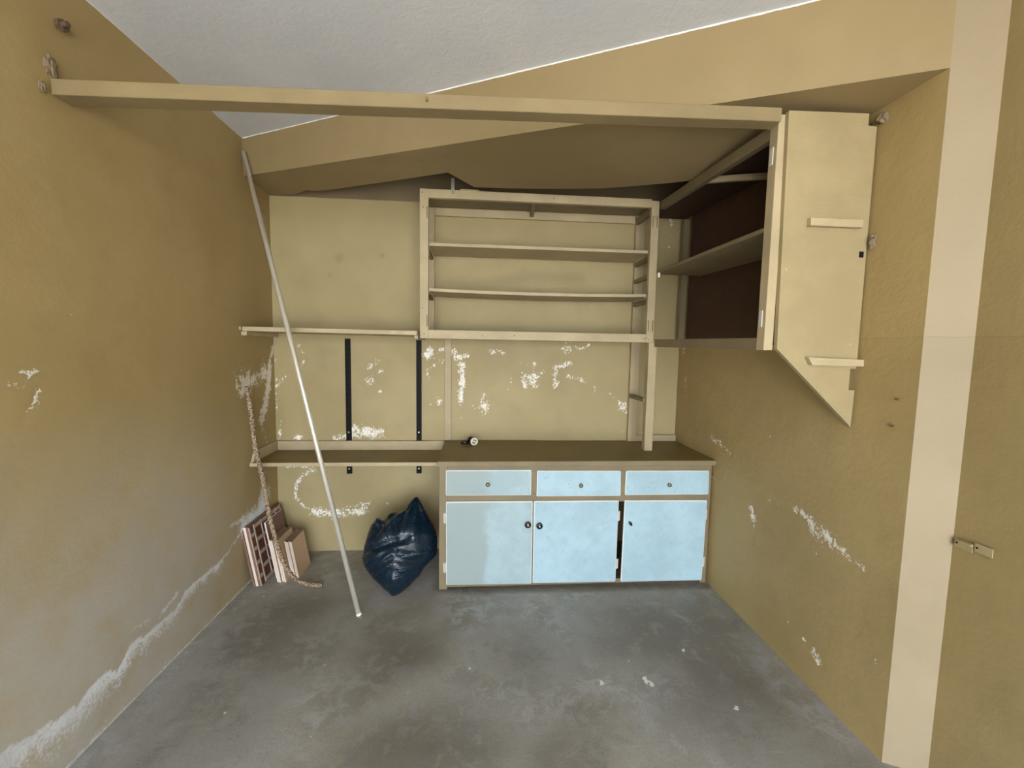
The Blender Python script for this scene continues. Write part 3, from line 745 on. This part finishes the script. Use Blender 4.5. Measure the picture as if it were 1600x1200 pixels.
# ---------------------------------------------------------------- dark blue refuse sack
def sack():
    out = [(-0.41, 0.485), (-0.387, 0.496), (-0.357, 0.461), (-0.333, 0.421), (-0.293, 0.363), (-0.255, 0.30), (-0.246, 0.24), (-0.255, 0.181),
           (-0.32, 0.119), (-0.346, 0.081), (-0.378, 0.054), (-0.421, 0.017), (-0.48, -0.018), (-0.515, 0.001), (-0.551, 0.025), (-0.63, 0.087), (-0.684, 0.154),
           (-0.687, 0.227), (-0.664, 0.332), (-0.644, 0.362), (-0.623, 0.385), (-0.586, 0.371), (-0.548, 0.407), (-0.501, 0.416), (-0.454, 0.427), (-0.433, 0.459)]
    loop = smooth_path([Vector((x, 0, z)) for x, z in out] + [Vector((out[0][0], 0, out[0][1]))], 6)[:-1]
    cx, cz = -0.47, 0.205
    n = Vector((0, -1, 0.5)).normalized()
    def P(x, z, off):
        return Vector((x, 2.44 + 0.5 * z, z)) + n * off
    bm = bmesh.new()
    K = len(loop); R = 26
    def wr(x, z, r, ang):
        w = 0.0
        w += 0.010 * noise.noise(Vector((x * 9, z * 9, 1.3)))
        # folds pulling up to the knot and creases round the belly
        kx, kz = x + 0.39, z - 0.5
        phi = math.atan2(kx, -kz)
        w += 0.020 * max(0, (z - 0.16) / 0.3) * math.sin(phi * 15 + 2.5 * noise.noise(Vector((x * 6, z * 6, 5)))) * r
        bz = z + 1.0 * (x + 0.5) ** 2 - 0.25 * (x + 0.5)
        w += 0.008 * math.sin(bz * 120 + 5 * noise.noise(Vector((x * 7, z * 7, 9)))) * max(0, 1 - abs(z - 0.14) / 0.13)
        # a deep tuck across the upper left
        w -= 0.035 * math.exp(-((z - 0.235 - 0.25 * (x + 0.55)) / 0.018) ** 2) * max(0, min(1, (-0.38 - x) / 0.1))
        w -= 0.030 * math.exp(-((x + 0.585 - 0.2 * (z - 0.37)) / 0.018) ** 2) * max(0, min(1, (z - 0.24) / 0.08))
        return w
    rings = {}
    for side in (1, -1):
        prev = None
        for i in range(R + 1):
            r = math.sin(i / R * math.pi / 2)
            if i == 0:
                v = bm.verts.new(P(cx, cz, side * 0.16)); prev = [v]; continue
            if i == R and side == -1:
                cur = rings['edge']
            else:
                cur = []
                for k, q in enumerate(loop):
                    x = cx + (q.x - cx) * r; z = cz + (q.z - cz) * r
                    taper = max(0.25, min(1, 1.25 - max(0, z - 0.2) * 2.6))
                    off = 0.165 * taper * math.sqrt(max(0, 1 - r * r))
                    off += wr(x, z, r, k) * min(1, (1 - r) * 5 + 0.15)
                    if side < 0:
                        off = off * 1.1
                    cur.append(bm.verts.new(P(x, z, side * off)))
                if i == R:
                    rings['edge'] = cur
            for k in range(K):
                k2 = (k + 1) % K
                if len(prev) == 1:
                    bm.faces.new([prev[0], cur[k], cur[k2]])
                else:
                    bm.faces.new([prev[k], cur[k], cur[k2], prev[k2]])
            prev = cur
    for v in bm.verts:
        if v.co.z < 0.004:
            v.co.z = 0.004 + 0.05 * max(0, v.co.z + 0.0) 
        v.co.y = min(v.co.y, 2.972)
    t = NT('dark_blue_sack_plastic'); p = t.pos()
    a_ = t.noise(t.scaled(p, (9, 9, 40)), 1.0, 4, 0.6, 1.2); b_ = t.noise(p, 30, 4, 0.6, 1.0)
    c = t.mix(a_, (0.0013, 0.007, 0.016), (0.003, 0.018, 0.037))
    m = t.done(c, t.ramp(b_, 0.3, 0.7, 0.18, 0.36), t.bump(t.math('ADD', a_, t.math('MULTIPLY', b_, 0.25)), 0.5, 0.012), 0, 0.6)
    return tag(finish('refuse_sack', bm, m, None, True), 'full dark blue plastic refuse sack on the floor beside the base cabinet', 'bag')
sack()

# ---------------------------------------------------------------- tiles leaning against the left wall
def tile_mats():
    out = {}
    for nm, c1, c2 in (('tile_pale', (0.62, 0.50, 0.42), (0.78, 0.68, 0.60)), ('tile_brown', (0.16, 0.085, 0.06), (0.24, 0.14, 0.10)),
                       ('tile_peach', (0.52, 0.36, 0.22), (0.62, 0.45, 0.29)), ('tile_rib', (0.38, 0.29, 0.24), (0.52, 0.42, 0.36)), ('tile_red', (0.10, 0.038, 0.022), (0.17, 0.065, 0.035))):
        t = NT(nm); p = t.pos()
        a_ = t.noise(p, 25, 5, 0.65)
        out[nm] = t.done(t.mix(a_, c1, c2), 0.65, t.bump(a_, 0.2, 0.003))
    return out
TM = tile_mats()
LEAN = math.radians(-10)
def tile_mesh(name, L, hgt, th, face, edge, topm):
    """Local origin at the bottom front corner of the exposed face; the body runs to -x, +y, +z."""
    bm = bmesh.new(); bx(bm, -th, 0, 0, L, 0, hgt, 0.0012)
    bmesh.ops.recalc_face_normals(bm, faces=bm.faces)
    me = bpy.data.meshes.new(name)
    bm.to_mesh(me); bm.free()
    for m in (face, edge, topm):
        me.materials.append(m)
    for f in me.polygons:
        n = f.normal
        f.material_index = 1 if abs(n.y) > 0.5 else (2 if abs(n.z) > 0.5 else 0)
    return me
def put_tile(me, x, y, label, group, dz=0.0, yaw=0.0, lean=LEAN, name='ceramic_tile'):
    o = bpy.data.objects.new(name, me)
    col.objects.link(o)
    th = max(abs(v.co.x) for v in me.vertices)
    o.location = (x, y, 0.001 + th * math.sin(abs(lean)) * 0 + dz)
    o.rotation_euler = (0, lean, yaw)
    return tag(o, label, 'tile', group)
G1, G2, G3 = 'large brown tiles against the left wall', 'tall pale edged tiles in the middle of the leaning stack', 'small peach tiles at the front of the leaning stack'
big = tile_mesh('large_tile', 0.395, 0.372, 0.016, TM['tile_red'], TM['tile_pale'], TM['tile_brown'])
big2 = tile_mesh('large_tile_dark', 0.395, 0.376, 0.012, TM['tile_red'], TM['tile_brown'], TM['tile_brown'])
put_tile(big2, -1.332, 2.548, 'large brown tile nearest the left wall, hindmost of the leaning stack', G1)
put_tile(big, -1.314, 2.552, 'large pale edged tile sandwiched behind the gridded tile at the left wall', G1)
gt = put_tile(big2, -1.296, 2.545, 'large brown tile with a grid of pale ribs on its face', G1)
for k, y in enumerate((0.0, 0.052, 0.135, 0.225, 0.315, 0.385)):
    bm = bmesh.new(); bx(bm, 0.0, 0.005, y, y + 0.010, 0.003, 0.37, 0.0008)
    o = finish('rib', bm, TM['tile_rib'], None, origin=(0, 0, 0)); o.parent = gt
for k in range(5):
    for c, (y0, y1) in enumerate(((0.010, 0.052), (0.062, 0.135), (0.145, 0.225), (0.235, 0.315), (0.325, 0.385))):
        z = 0.004 + k * 0.085 + (0.045 if c == 0 else 0.0)
        if z + 0.02 > 0.368:
            continue
        bm = bmesh.new(); bx(bm, 0.0, 0.004, y0, y1, z, z + 0.022, 0.0008)
        o = finish('rib', bm, TM['tile_rib'], None, origin=(0, 0, 0)); o.parent = gt
mid = tile_mesh('tall_tile', 0.22, 0.365, 0.010, TM['tile_brown'], TM['tile_pale'], TM['tile_pale'])
put_tile(mid, -1.243, 2.640, 'tall tile with a bright pale edge standing just right of the gridded tile', G2)
low = tile_mesh('low_tile', 0.20, 0.272, 0.0105, TM['tile_peach'], TM['tile_pale'], TM['tile_brown'])
names = ('leftmost', 'second from the left', 'third from the left', 'rightmost')
for k in range(4):
    put_tile(low, -1.212 + k * 0.0145, 2.585 + (0.006, 0.0, 0.008, 0.003)[k], 'middle height pale edged tile behind the rope, %s of four' % names[k], G2)
sm = tile_mesh('small_tile', 0.185, 0.238, 0.0085, TM['tile_peach'], TM['tile_pale'], TM['tile_brown'])
names = ('hindmost', 'second from the back', 'third from the back', 'fourth from the back', 'exposed front one')
for k in range(5):
    put_tile(sm, -1.1525 + k * 0.0105, 2.632 + (0.014, 0.004, 0.0, 0.006, 0.0)[k], 'small peach tile right of the rope, %s of five' % names[k], G3)

# ---------------------------------------------------------------- crusty rope coming out of the left wall
rp = [(-1.389, 2.632, 1.205), (-1.372, 2.622, 1.150), (-1.346, 2.60, 1.032), (-1.316, 2.575, 0.843), (-1.272, 2.555, 0.674), (-1.226, 2.52, 0.474),
      (-1.184, 2.50, 0.326), (-1.150, 2.49, 0.215), (-1.110, 2.49, 0.125), (-1.068, 2.50, 0.062), (-1.02, 2.515, 0.030), (-0.975, 2.515, 0.019), (-0.929, 2.515, 0.017)]
path = smooth_path(rp, 30)
bm = bmesh.new()
tube_path(bm, path, lambda i, k: 0.0125 + 0.0035 * noise.noise(Vector((i * 0.55, k * 1.3, 0.2))) + 0.002 * math.sin(i * 1.2 + k * 0.63), 10)
t = NT('crusty_rope'); p = t.pos(); a_ = t.noise(p, 160, 3, 0.6)
rm = t.done(t.mix(t.ramp(a_, 0.42, 0.58), (0.10, 0.055, 0.035), (0.50, 0.38, 0.26)), 0.85, t.bump(a_, 0.8, 0.006))
tag(finish('rope', bm, rm, None, True), 'rough crusty brown rope hanging from the left wall to the floor', 'rope')

# ---------------------------------------------------------------- roll on the worktop
rl = thing('tape_roll', (-0.04, 2.85, 0.8027), 'small black and white roll lying on the worktop', 'roll')
ax = Vector((0.35, -1, 0)).normalized()
c0 = Vector((-0.028, 2.815, 0.8310))
bm = bmesh.new()
lathe(bm, [(0.012, -0.075), (0.019, -0.070), (0.021, -0.02), (0.0235, -0.004), (0.0235, 0.0)], c0, ax, 24)
part(finish('body', bm, M['black'], rl, True), 'black tapering body')
bm = bmesh.new()
lathe(bm, [(0.0245, 0.0), (0.0255, 0.002), (0.0255, 0.009), (0.0235, 0.011), (0.017, 0.011), (0.016, 0.006), (0.002, 0.006)], c0, ax, 28)
capo = part(finish('cap', bm, M['white'], rl), 'off-white rim')
bm = bmesh.new()
side = Vector((0, 0, 1)).cross(ax).normalized()
q0 = c0 + ax * 0.008
hexa(bm, [q0 + side * sx * 0.015 + Vector((0, 0, sz * 0.004 - sx * 0.006)) + ax * dy for sz in (-1, 1) for sx, dy in ((-1, 0.002), (1, 0.002), (1, -0.0015), (-1, -0.0015))], 0)
finish('grip_bar', bm, M['white'], capo)
bm = bmesh.new(); cyl(bm, c0 + ax * 0.0062, c0 + ax * 0.0072, 0.0160, 24)
finish('inner_disc', bm, plain('grey_brown_plastic', (0.22, 0.19, 0.13), 0.5), capo)
bm = bmesh.new(); cyl(bm, (-0.115, 2.842, 0.8125), (-0.062, 2.856, 0.8185), 0.009, 12, 0.015)
part(finish('nozzle', bm, M['knob'], rl, True), 'black stub beside the body')

# ---------------------------------------------------------------- small fixings on the walls
for k, (y0, y1, z, lab) in enumerate(((1.170, 1.222, 0.853, 'beige metal latch keep next to the pale pillar, left of the pair'), (1.118, 1.166, 0.862, 'flat beige metal latch plate on the outer wall, right of the pair'))):
    lk = thing('latch_keep', (XO, (y0 + y1) / 2, z - 0.012), lab, 'latch', 'latch pieces on the outer right wall')
    x0 = XO - 0.012
    bm = bmesh.new()
    bx(bm, x0, x0 + 0.003, y0, y1, z - 0.014, z + 0.014, 0.0008)
    if k == 0:
        bx(bm, x0 - 0.008, x0, y0, y1 - 0.016, z + 0.006, z + 0.013, 0.001)
    finish('plate', bm, M['panel'], lk)
    bm = bmesh.new(); bx(bm, x0 + 0.003, XO + 0.002, y0 + 0.008, y1 - 0.008, z - 0.009, z + 0.009, 0.001)
    finish('spacer', bm, M['panel'], lk)
    bm = bmesh.new(); cyl(bm, (x0 - 0.0012, y1 - 0.008, z), (x0 + 0.001, y1 - 0.008, z), 0.003, 10)
    finish('screw_hole', bm, M['black'], lk)

bo = thing('threaded_bolt', (XL, 1.589, 2.475), 'rusty cut bolt sticking out of the left wall above the rail', 'bolt')
bm = bmesh.new(); cyl(bm, (XL - 0.01, 1.592, 2.487), (XL + 0.042, 1.582, 2.490), 0.009, 12)
finish('shank', bm, M['rust'], bo)
bm = bmesh.new(); cyl(bm, (XL + 0.010, 1.590, 2.488), (XL + 0.024, 1.587, 2.489), 0.019, 6)
finish('nut', bm, M['rust'], bo)

def crumb(name, c, r, label, mat):
    bm = bmesh.new(); bmesh.ops.create_icosphere(bm, subdivisions=3, radius=1)
    for v in bm.verts:
        k = 1 + 0.55 * noise.noise(v.co * 2.3 + Vector(c) * 7)
        v.co = Vector((v.co.x * r[0] * k, v.co.y * r[1] * k, v.co.z * r[2] * k)) + Vector(c)
    return tag(finish(name, bm, mat), label, 'plaster')
crumb('plaster_lump', (XL + 0.002, 1.556, 2.338), (0.010, 0.020, 0.038), 'rough plaster lump on the left wall above the rail end', M['plaster'])
crumb('plaster_lump', (XL + 0.001, 1.525, 2.262), (0.008, 0.010, 0.020), 'small plaster lump on the left wall beside the rail end', M['plaster'])
crumb('plaster_lump', (XR - 0.004, 1.502, 2.318), (0.016, 0.018, 0.020), 'crumbled plaster lump at the top corner of the end panel', M['plaster'])
crumb('plaster_lump', (XR - 0.003, 1.503, 1.880), (0.014, 0.014, 0.028), 'crumbled plaster lump beside the catch of the end panel', M['plaster'])
for (y, z, lab) in ((1.356, 1.306, 'dark nail hole in the right wall near the pillar, upper'), (1.365, 1.21, 'dark nail hole in the right wall near the pillar, lower')):
    bm = bmesh.new(); cyl(bm, (XR + 0.004, y, z), (XR - 0.012, y - 0.003, z + 0.002), 0.004, 10)
    tag(finish('rusty_nail', bm, M['rust']), lab.replace('nail hole', 'nail'), 'nail')
